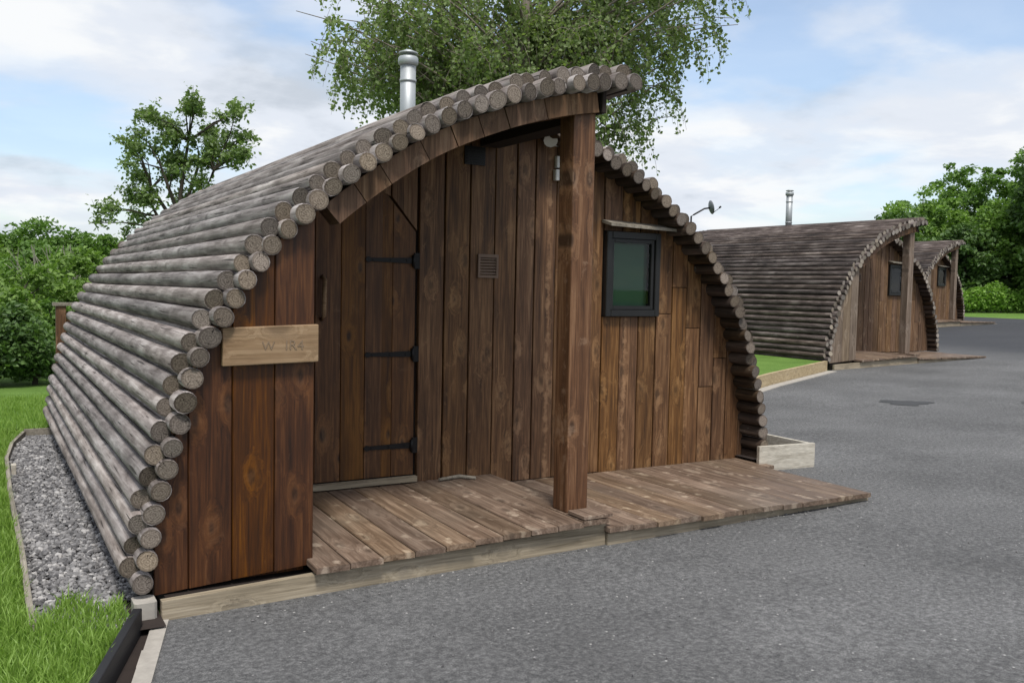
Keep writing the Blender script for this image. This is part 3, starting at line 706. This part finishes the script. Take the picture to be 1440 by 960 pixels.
# satellite dish behind the middle cabin
root = empty('satellite_dish', (15.02, 16.62, 0), label='small grey satellite dish on a pole at the rear of the middle cabin', cat='satellite dish')
mb = MB(); mb.tube([(-.30, .14, 2.4), (-.30, .14, 3.36), (-.24, .11, 3.40), (.0, .02, 3.55), (.12, -.02, 3.57)], .02, 8); mb.build('pole', M['iron'], root)
mb = MB(); ax = Vector((.92, -.30, .22)).normalized(); u = ax.cross(Vector((0, 0, 1))).normalized(); w = u.cross(ax); c = Vector((.13, -.02, 3.58)); rings = []
for k in range(6):
    r = .15*k/5
    rings.append(mb.add([c+ax*(.05*(k/5)**2)+(u*math.cos(2*PI*s/20)*r+w*math.sin(2*PI*s/20)*r*1.1) for s in range(20)] if k else [c]*20))
for k in range(5):
    for s in range(20):
        tt = (s+1) % 20; mb.face([rings[k]+s, rings[k]+tt, rings[k+1]+tt, rings[k+1]+s], 0, True)
o = mb.build('reflector', M['dish'], root); sm = o.modifiers.new('thick', 'SOLIDIFY'); sm.thickness = .008
mb = MB(); e = c+ax*.26-w*.05; mb.tube([c-w*.15+ax*.04, e], .008, 6); mb.tube([e-ax*.02, e+ax*.03+w*.02], .022, 8); mb.build('receiver_arm', M['iron'], root)

# ------------------------------------------------------------------ lawn blades
def blades(name, n, region, hmin, hmax, wid, seed, z0=.05):
    rg = np.random.default_rng(seed); P = region(rg, n); n = len(P)
    a = rg.uniform(0, 6.28, n); h = rg.uniform(hmin, hmax, n)*(.7+.3*np.sin(P[:, 0]*9+P[:, 1]*5)**2); w = wid*rg.uniform(.7, 1.3, n)
    b = rg.uniform(0, 6.28, n); lean = h*rg.uniform(.1, .75, n)
    ux, uy = np.cos(a)*w, np.sin(a)*w; lx, ly = np.cos(b)*lean, np.sin(b)*lean; z = P[:, 2]
    V = np.stack([np.stack([P[:, 0]-ux, P[:, 1]-uy, z], -1), np.stack([P[:, 0]+ux, P[:, 1]+uy, z], -1),
                  np.stack([P[:, 0]+ux*.8+lx*.35, P[:, 1]+uy*.8+ly*.35, z+h*.6], -1), np.stack([P[:, 0]-ux*.8+lx*.35, P[:, 1]-uy*.8+ly*.35, z+h*.6], -1),
                  np.stack([P[:, 0]+lx, P[:, 1]+ly, z+h*.95], -1)], 1)
    base = 5*np.arange(n)[:, None]
    F = np.concatenate([base+np.array([[0, 1, 2]]), base+np.array([[0, 2, 3]]), base+np.array([[3, 2, 4]])])
    return soup(name, V.reshape(-1, 3), F, M['blade'])
def region(rg, n):
    y = 2.6+10.5*rg.random(n)**1.7; x = rg.uniform(-1.6, .60, n)
    bl = np.where(y < 4.36, .605-(4.36-y)*.344-.03, .56)
    ex = np.array(edge); gl = np.interp(y, ex[:, 1], ex[:, 0])-.01
    front = 4.53+.10*np.sin(x*23)+.14*rg.random(n)
    lim = np.where(y > front, np.where(y < 10.05, gl, 3.0), bl)
    x = np.where(y > 10.1, rg.uniform(-1.6, 3.2, n), x)
    k = (x < lim)
    edgeok = rg.random(n) < np.clip(1.6-.55*np.abs(x-.1), .2, 1)
    k &= edgeok | (y > 9)
    return np.stack([x, y, np.full(n, .055)], -1)[k]
g = blades('lawn_grass', 130000, region, .045, .105, .0032, 5); tag(g, kind='stuff', label='bright green lawn grass at the left edge', cat='grass')
mb = MB(); i = mb.add([(-14, -3, .05), (-1.9, -3, .05), (.59, 4.36, .05), (.58, 4.52, .05), (.18, 4.52, .05), (-14, 4.52, .05)]); mb.face([i, i+1, i+2, i+3, i+4, i+5])
i = mb.add([(-14, 4.52, .05), (.18, 4.52, .05), (.17, 7.2, .05), (.18, 8.6, .05), (.24, 9.35, .05), (.36, 10.02, .05), (-14, 10.02, .05)]); mb.face([i+k for k in range(7)])
i = mb.add([(-14, 10.03, .05), (6, 10.75, .05), (6, 13.2, .05), (-14, 13.2, .05)]); mb.face([i, i+1, i+2, i+3])
tag(mb.build('lawn', M['turf']), kind='structure')

# ------------------------------------------------------------------ foliage
def leaves(C, size, rg, flat=.35, aspect=.62):
    n = len(C); s = size*rg.uniform(.65, 1.35, n)
    a = rg.normal(size=(n, 3)); a /= np.linalg.norm(a, axis=1)[:, None]
    nrm = rg.normal(size=(n, 3)); nrm[:, 2] = np.abs(nrm[:, 2])+flat; nrm /= np.linalg.norm(nrm, axis=1)[:, None]
    u = np.cross(nrm, a); u /= np.linalg.norm(u, axis=1)[:, None]; v = np.cross(nrm, u)
    u = u*s[:, None]*.5; v = v*s[:, None]*.5*aspect
    fold = nrm*s[:, None]*.08
    V = np.stack([C-u, C+v-u*.1+fold, C+u, C-v-u*.1+fold], 1).reshape(-1, 3)
    return V, np.arange(4*n).reshape(-1, 4)
def clumps(rg, n_cl, n_lf, hw, hd, z0, z1, cl_r, shape=1.0, low=.35):
    """clump centres in an egg shaped crown, leaves scattered through each clump"""
    out = []; cc = []
    for _ in range(n_cl):
        d = rg.normal(size=3); d /= np.linalg.norm(d); r = rg.random()**.42
        zc = z0+(z1-z0)*low; hz = (z1-zc) if d[2] > 0 else (zc-z0)
        c = np.array([d[0]*hw*r, d[1]*hd*r, zc+d[2]*hz*r]); cc.append(c)
        k = int(n_lf*rg.uniform(.5, 1.5)); q = rg.normal(size=(k, 3)); q /= np.linalg.norm(q, axis=1)[:, None]
        rr = cl_r*rg.uniform(.55, 1.35)
        out.append(c+q*(rr*rg.random(k)**.45)[:, None]*np.array([1, 1, .62]))
    L = np.concatenate(out); L = L[L[:, 2] > z0-.1]
    return L, np.array(cc)
def bushy(name, loc, hw, z1, lf, label, cat, group, trunk_h=.4, n_cl=60, n_lf=90, size=.1, cl_r=.4, hd=None, z0=.1, seed=0, bark='bark', low=.4, tr=.09):
    rg = np.random.default_rng(seed+1000); rnd = random.Random(seed)
    gz = ground(loc[0]); root = empty(name, (loc[0], loc[1], gz-.03), label=label, cat=cat, group=group)
    L, cc = clumps(rg, n_cl, n_lf, hw, hd or hw*.9, z0, z1, cl_r, low=low)
    V, F = leaves(L, size, rg); soup('crown', V, F, M[lf], root)
    mb = MB(); top = Vector((rnd.uniform(-.1, .1), 0, z0+(z1-z0)*.55))
    mid = Vector((rnd.uniform(-.08, .08), rnd.uniform(-.05, .05), top.z*.5))
    mb.tube([(0, 0, -.2), mid, top], [tr*1.25, tr*.9, tr*.35], 8)
    for k in range(min(len(cc), 22)):
        c = Vector(cc[k]); st = Vector((0, 0, 0)).lerp(top, min(.95, max(.2, c.z/max(z1, .1)*.75))); m = st.lerp(c, .5)+Vector((0, 0, .08*(c-st).length))
        mb.tube([st, m, c], [tr*.45, tr*.25, tr*.08], 5, cap=False)
    mb.build('trunk', M[bark], root)
    return root

# background left: hedgerow trees and bushes
HG = 'trees of the hedgerow behind the lawn'
bushy('hedgerow_tree', (2.5, 44.8), 2.6, 3.9, 'leaf_b', 'round topped green tree rising highest in the hedgerow at far left', 'tree', HG, n_cl=120, n_lf=150, size=.20, cl_r=.6, seed=1, low=.55)
bushy('hedgerow_tree', (-.6, 43.5), 3.0, 3.4, 'leaf_a', 'broad green hedgerow tree cut by the left edge of the picture', 'tree', HG, n_cl=120, n_lf=150, size=.20, cl_r=.6, seed=2, low=.5)
bushy('hedgerow_tree', (4.7, 46.0), 2.3, 3.5, 'leaf_b', 'low green hedgerow tree just left of the log roof slope', 'tree', HG, n_cl=90, n_lf=100, size=.26, cl_r=.6, seed=3, low=.5)
bushy('hedgerow_tree', (7.2, 43.0), 2.6, 3.3, 'leaf_a', 'hedgerow tree mostly hidden behind the log roof slope', 'tree', HG, n_cl=80, n_lf=90, size=.26, cl_r=.6, seed=4, low=.5)
BG = 'bushes behind the lawn'
bushy('bush', (.55, 22.8), 1.7, 1.95, 'leaf_a', 'bright green bush above the dark shrub at the left edge', 'bush', BG, n_cl=90, n_lf=120, size=.13, cl_r=.36, seed=5)
bushy('bush', (2.3, 24.4), 1.6, 2.2, 'leaf_a', 'bright green bush beside the dark screen fence', 'bush', BG, n_cl=90, n_lf=120, size=.13, cl_r=.36, seed=6)
bushy('bush', (1.6, 30.0), 2.2, 2.6, 'leaf_b', 'grey green bush with pale twigs below the round topped tree', 'bush', BG, n_cl=90, n_lf=90, size=.16, cl_r=.42, seed=7)
bushy('bush', (4.2, 28.5), 1.8, 2.4, 'leaf_a', 'yellow green bush at the edge of the log roof', 'bush', BG, n_cl=80, n_lf=100, size=.15, cl_r=.42, seed=8)
bushy('bush', (.15, 15.6), .72, 1.22, 'leaf_c', 'dark leaved bush standing on the lawn edge at far left', 'bush', BG, n_cl=70, n_lf=130, size=.085, cl_r=.22, seed=9, tr=.05)
bushy('bush', (.72, 15.4), .42, .85, 'leaf_c', 'low dark bush between the dark leaved bush and the screen fence', 'bush', BG, n_cl=45, n_lf=110, size=.075, cl_r=.18, seed=10, tr=.04)
bushy('bush', (1.1, 16.6), .6, 1.25, 'leaf_b', 'olive green bush directly behind the screen fence', 'bush', BG, n_cl=50, n_lf=110, size=.085, cl_r=.2, seed=12, tr=.05)
bushy('bush', (-1.2, 15.8), .9, 1.5, 'leaf_c', 'dark bush at the far left, cut by the picture edge', 'bush', BG, n_cl=60, n_lf=110, size=.09, cl_r=.25, seed=11, tr=.05)
# pale dead twigs
mb = MB(); rr = random.Random(4)
for k in range(60):
    p = Vector((1.9+rr.uniform(-.5, .5), 27.6+rr.uniform(-.4, .4), .3)); d = Vector((rr.uniform(-.5, .5), rr.uniform(-.4, .4), 1)).normalized(); pts = [p]
    for j in range(5): d = (d+Vector((rr.uniform(-.3, .3), rr.uniform(-.3, .3), rr.uniform(-.1, .2)))).normalized(); p = p+d*.45; pts.append(p)
    mb.tube(pts, [.022, .018, .015, .012, .009, .006], 4, cap=False)
tag(mb.build('dead_shrub', M['twig']), 'pale leafless shrub of thin twigs among the green bushes', 'shrub')

# small open tree behind the cabin's left roof slope: forked limbs carrying separate leafy sprays
def open_tree(name, loc, label, seed, lf):
    rg = np.random.default_rng(seed); rd = random.Random(seed)
    root = empty(name, (loc[0], loc[1], ground(loc[0])-.02), label=label, cat='tree'); mb = MB(); L = []
    U = Vector((.863, -.505, 0)); W = Vector((.505, .861, 0))
    sprays = [(-1.17, 4.4), (-1.0, 4.22), (-.75, 4.75), (-.5, 4.68), (-.32, 4.56), (-.65, 4.4), (-1.1, 3.68), (-.75, 3.64), (-.52, 4.14), (-.74, 3.2), (-.55, 3.05), (-.02, 4.35),
              (.26, 4.88), (.50, 5.0), (.45, 4.58), (.22, 4.22), (.56, 4.28), (1.02, 4.86), (1.27, 4.90), (.96, 4.42), (1.22, 4.44), (.42, 3.80), (.62, 3.96), (.92, 4.12), (.04, 3.95), (-.2, 3.98),
              (-1.28, 3.2), (-1.45, 2.85), (-1.5, 2.55), (-.28, 3.6), (.15, 3.6), (.88, 3.9), (1.45, 4.0), (-.9, 2.8), (.0, 3.2), (.5, 3.3)]
    fork = [Vector((0, 0, -.1)), Vector((-.05, 0, .9)), Vector((.02, 0, 1.7)), Vector((0, 0, 2.3))]
    mb.tube(fork, [.13, .11, .09, .07], 8)
    limbs = []
    for u, w, z in ((-.7, .3, 3.4), (-.25, -.35, 3.7), (.25, .3, 3.9), (.7, -.2, 3.7), (.1, .1, 4.3), (-.5, -.2, 3.0)):
        e = U*u+W*w+Vector((0, 0, z)); m = fork[3].lerp(e, .5)+Vector((rd.uniform(-.12, .12), 0, -.08)); st = fork[rd.choice((2, 3))]
        pts = [st, m, e]; mb.tube(pts, [.06, .042, .026], 6, cap=False); limbs += [m, e, m.lerp(e, .5)]
    for u, z in sprays:
        for q in range(2):
            c = U*(u+rd.gauss(0, .07))+W*rd.gauss(0, .45)+Vector((0, 0, z+rd.gauss(0, .06)))
            st = min(limbs, key=lambda a: (a-c).length+(0 if a.z < c.z else .6)); m = st.lerp(c, .55)+Vector((rd.gauss(0, .05), rd.gauss(0, .05), .06))
            mb.tube([st, m, c], [.018, .012, .005], 4, cap=False)
            for r in range(7):
                d = Vector((rd.gauss(0, 1), rd.gauss(0, 1), rd.gauss(.25, .6))).normalized()*rd.uniform(.12, .34); b = m.lerp(c, rd.uniform(.4, 1)); e = b+d
                mb.tube([b, e], [.005, .002], 3, cap=False); k = rd.randint(14, 30); t = rg.random(k)[:, None]
                L.append(np.array(b)*(1-t)+np.array(e)*t+rg.normal(size=(k, 3))*.055)
    L = np.concatenate(L); V, F = leaves(L, .082, rg); soup('crown', V, F, M[lf], root); mb.build('trunk', M['bark'], root); return root
open_tree('small_tree', (3.45, 18.80), 'small open crowned tree with forked limbs showing above the left log roof', 23, 'leaf_d')

# birch behind the near cabin: arching limbs with hanging leafy twigs
def birch():
    rg = np.random.default_rng(5); rd = random.Random(5)
    bx, by = 8.24, 13.7; root = empty('birch_tree', (bx, by, ground(bx)-.02), label='tall drooping birch tree with fine leaves standing behind the nearest cabin', cat='tree')
    U = Vector((.863, -.505, 0)); W = Vector((.505, .861, 0)); mb = MB(); L = []
    def bottom(u): return float(np.interp(u, [-3.9, -3.5, -2.6, -1., 1.2, 2.2, 2.75, 3.0, 3.4, 3.75, 4.1, 4.5], [4.9, 4.55, 4.5, 4.0, 3.6, 3.55, 3.9, 5.0, 5.3, 5.5, 6.35, 6.8]))
    def top(u): return float(np.interp(u, [-3.9, -3.4, -2.7, -1.5, 0, 2.5, 4.2, 5], [5.6, 6.1, 7.0, 8.6, 9.8, 9.2, 8.0, 7.2]))
    tr = [Vector((0, 0, -.2)), Vector((.03, 0, 2)), Vector((-.03, .02, 4)), Vector((-.10, 0, 5.5)), Vector((-.02, 0, 7)), Vector((.05, .05, 9))]
    mb.tube(tr, [.18, .15, .125, .10, .07, .02], 10)
    def tp(z):
        for a, b in zip(tr[:-1], tr[1:]):
            if a.z <= z <= b.z: return a.lerp(b, (z-a.z)/(b.z-a.z))
        return tr[-1]
    for k in range(156):
        u = rd.uniform(-3.3, 4.2) if k < 104 else rd.uniform(-3.85, -2.4) if k < 138 else rd.uniform(2.4, 4.4); lo, hi = bottom(u), top(u)
        z = rd.uniform(lo+.5, max(lo+.9, min(hi, lo+3.2))); wv = rd.gauss(0, 1.3)
        tgt = U*u+W*wv+Vector((0, 0, z)); st = tp(max(2.6, min(8.5, z-rd.uniform(.3, 1.8)-.25*abs(u)))); 
        mid = st.lerp(tgt, .5)+Vector((0, 0, .35+.12*abs(u)))
        pts = [st*((1-s)**2)+mid*(2*s*(1-s))+tgt*(s*s) for s in np.linspace(0, 1, 8)]
        mb.tube(pts, [.026*(1-.9*s)+.003 for s in np.linspace(0, 1, 8)], 5, cap=False)
        for j in range(14):
            s = rd.uniform(.35, 1.); q = pts[min(7, int(s*7))]+Vector((rd.gauss(0, .06), rd.gauss(0, .06), 0))
            d = Vector((rd.gauss(0, .7), rd.gauss(0, .7), rd.uniform(-.2, .5))).normalized(); ln = rd.uniform(.5, 1.15); tw = [q]
            for m in range(5):
                d = (d+Vector((0, 0, -.60))).normalized(); q = q+d*ln/5; tw.append(q)
            mb.tube(tw, [.006, .005, .004, .003, .003, .002], 3, cap=False)
            m = rd.randint(26, 46); ss = rg.random(m)*5; i0 = np.minimum(ss.astype(int), 4); fr_ = (ss-i0)[:, None]
            T = np.array([tuple(a) for a in tw]); L.append(T[i0]*(1-fr_)+T[i0+1]*fr_+rg.normal(size=(m, 3))*.045)
    L = np.concatenate(L); uu = L@np.array(U); bt = np.array([bottom(a) for a in uu])-rg.exponential(.12, len(L)); L = L[(L[:, 2] > bt)]
    V, F = leaves(L, .07, rg, flat=.0, aspect=.75); soup('crown', V, F, M['birch_leaf'], root); mb.build('trunk', M['bark_birch'], root)
birch()

# background right: tall trees and clipped hedge
TG = 'tall trees behind the farthest cabin'
def big(loc, hw, z1, lf, label, seed, n_cl=120, z0=.6, low=.45, size=.30):
    bushy('broadleaf_tree', loc, hw, z1, lf, label, 'tree', TG, n_cl=int(n_cl*1.7), n_lf=105, size=size*.74, cl_r=.56, z0=z0, seed=seed, low=low, tr=.2)
big((44.2, 31.6), 2.7, 6.6, 'leaf_e', 'broad green tree rising directly behind the middle cabin roof tip', 31)
big((50.4, 33.0), 2.9, 9.1, 'leaf_b', 'taller open tree with sky gaps, behind the farthest cabin', 32, n_cl=105)
big((51.5, 29.0), 3.2, 9.4, 'leaf_e', 'tall dense green tree near the right edge of the picture', 33, n_cl=150)
big((44.9, 24.6), 2.3, 9.6, 'leaf_c', 'dark tree reaching in at the right edge of the picture', 34, n_cl=110)
big((46.2, 27.6), 2.9, 5.9, 'leaf_e', 'mid height bright tree above the clipped hedge', 35, n_cl=140)
big((43.2, 28.4), 1.9, 4.6, 'leaf_c', 'low dark tree beside the post of the farthest cabin', 36, n_cl=80, z0=.2)
big((40.2, 30.2), 2.3, 4.9, 'leaf_c', 'dark tree showing between the roofs of the middle and farthest cabins', 37, n_cl=100, z0=.2)
big((56.0, 30.0), 4.0, 7.5, 'leaf_c', 'dark tree filling the gap behind the tall dense tree', 38, n_cl=130, z0=.2)
rg = np.random.default_rng(77); n = 15000
u = rg.random(n); x = 39.6+u*11.5; y = 28.0-u*6.2
q = rg.normal(size=(n, 3)); q /= np.linalg.norm(q, axis=1)[:, None]; q *= rg.random(n)[:, None]**.25
hh = .62+.10*np.sin(u*31)+.05*np.sin(u*77)
C = np.stack([x+q[:, 0]*.55, y+q[:, 1]*.55, hh*(1+q[:, 2])+.02], -1)
root = empty('hedge', (0, 0, ground(45)-.05), label='low bright green hedge along the far grass at the right', cat='hedge')
V, F = leaves(C, .17, rg); soup('foliage', V, F, M['leaf_h'], root)
mb = MB(); rd = random.Random(3)
for k in range(30):
    u_ = (k+.5)/30; x_, y_ = 39.6+u_*11.5, 28.0-u_*6.2; mb.tube([(x_, y_, -.1), (x_+rd.uniform(-.1, .1), y_, .5), (x_+rd.uniform(-.2, .2), y_+.1, .95)], [.03, .025, .01], 5, cap=False)
mb.build('stems', M['bark'], root)

# ------------------------------------------------------------------ camera, light, sky
cam = bpy.data.cameras.new('camera'); co = link('camera', cam); scene.camera = co
R = np.array([[.86314052, -.01334064, .50478754], [-.50457721, -.0618948, .8611451], [.0197555, -.99799352, -.06015529]])
mw = Matrix.Identity(4)
for r in range(3):
    mw[r][0] = R[r, 0]; mw[r][1] = -R[r, 1]; mw[r][2] = -R[r, 2]
mw.translation = (0, 0, 1.6); co.matrix_world = mw
cam.sensor_width = 36; cam.lens = 32.0; cam.clip_start = .05; cam.clip_end = 3000

SUN = Vector((-.14, -.44, .88)).normalized()
el = math.asin(SUN.z); az = math.atan2(SUN.x, SUN.y)
sun = bpy.data.lights.new('sun', 'SUN'); sun.energy = 2.2; sun.angle = math.radians(12); sun.color = (1, .96, .90)
so = link('sun', sun); so.rotation_euler = (-SUN).to_track_quat('-Z', 'Y').to_euler()

w = bpy.data.worlds.new('World'); scene.world = w; w.use_nodes = True
nt = w.node_tree; nt.nodes.clear()
def N(typ, **kw):
    n = nt.nodes.new(typ)
    for k, v in kw.items(): setattr(n, k, v)
    return n
def LK(a, b): nt.links.new(a, b)
out = N('ShaderNodeOutputWorld'); sky = N('ShaderNodeTexSky', sky_type='NISHITA', sun_disc=False); sky.sun_elevation = el; sky.sun_rotation = az; sky.dust_density = 1.5; sky.air_density = 1.0
bg = N('ShaderNodeBackground'); bg.inputs[1].default_value = .12; LK(sky.outputs[0], bg.inputs[0])
tc = N('ShaderNodeTexCoord'); sx = N('ShaderNodeSeparateXYZ'); LK(tc.outputs['Generated'], sx.inputs[0])
def MT(op, a, b=0.):
    m = N('ShaderNodeMath', operation=op)
    for s, v in ((m.inputs[0], a), (m.inputs[1], b)):
        if isinstance(v, bpy.types.NodeSocket): LK(v, s)
        else: s.default_value = v
    return m.outputs[0]
zz = MT('ADD', MT('MAXIMUM', sx.outputs[2], 0.), .16)
cb = N('ShaderNodeCombineXYZ'); LK(MT('DIVIDE', sx.outputs[0], zz), cb.inputs[0]); LK(MT('DIVIDE', sx.outputs[1], zz), cb.inputs[1]); cb.inputs[2].default_value = 3.7
def NZ(vec, sc, det, ro, di=0.):
    n = N('ShaderNodeTexNoise'); LK(vec, n.inputs['Vector']); n.inputs['Scale'].default_value = sc; n.inputs['Detail'].default_value = det; n.inputs['Roughness'].default_value = ro; n.inputs['Distortion'].default_value = di
    return n.outputs['Fac']
n1 = NZ(cb.outputs[0], .80, 8, .50, .15); n2 = NZ(cb.outputs[0], 1.5, 7, .55, .2)
def RP(f, st):
    r = N('ShaderNodeValToRGB'); r.color_ramp.interpolation = 'EASE'; e = r.color_ramp.elements
    while len(e) < len(st): e.new(.5)
    for i, (p, c) in enumerate(st): e[i].position = p; e[i].color = (*c, 1)
    LK(f, r.inputs[0]); return r.outputs[0]
mask = RP(n1, [(.385, (.22,)*3), (.47, (.78,)*3), (.53, (1,)*3)])
ccol = RP(n2, [(.34, (.36, .395, .445)), (.50, (.48, .51, .56)), (.62, (.58, .59, .60))])
bc = N('ShaderNodeBackground'); bc.inputs[1].default_value = 1.0; LK(ccol, bc.inputs[0])
mx = N('ShaderNodeMixShader'); LK(mask, mx.inputs[0]); LK(bg.outputs[0], mx.inputs[1]); LK(bc.outputs[0], mx.inputs[2]); LK(mx.outputs[0], out.inputs[0])

scene.view_settings.view_transform = 'Standard'; scene.view_settings.look = 'None'; scene.view_settings.exposure = 0.72; scene.view_settings.gamma = 1
scene.view_settings.use_curve_mapping = False
scene.cycles.diffuse_bounces = 3; scene.cycles.glossy_bounces = 2; scene.cycles.transmission_bounces = 3; scene.cycles.max_bounces = 5; scene.cycles.transparent_max_bounces = 8
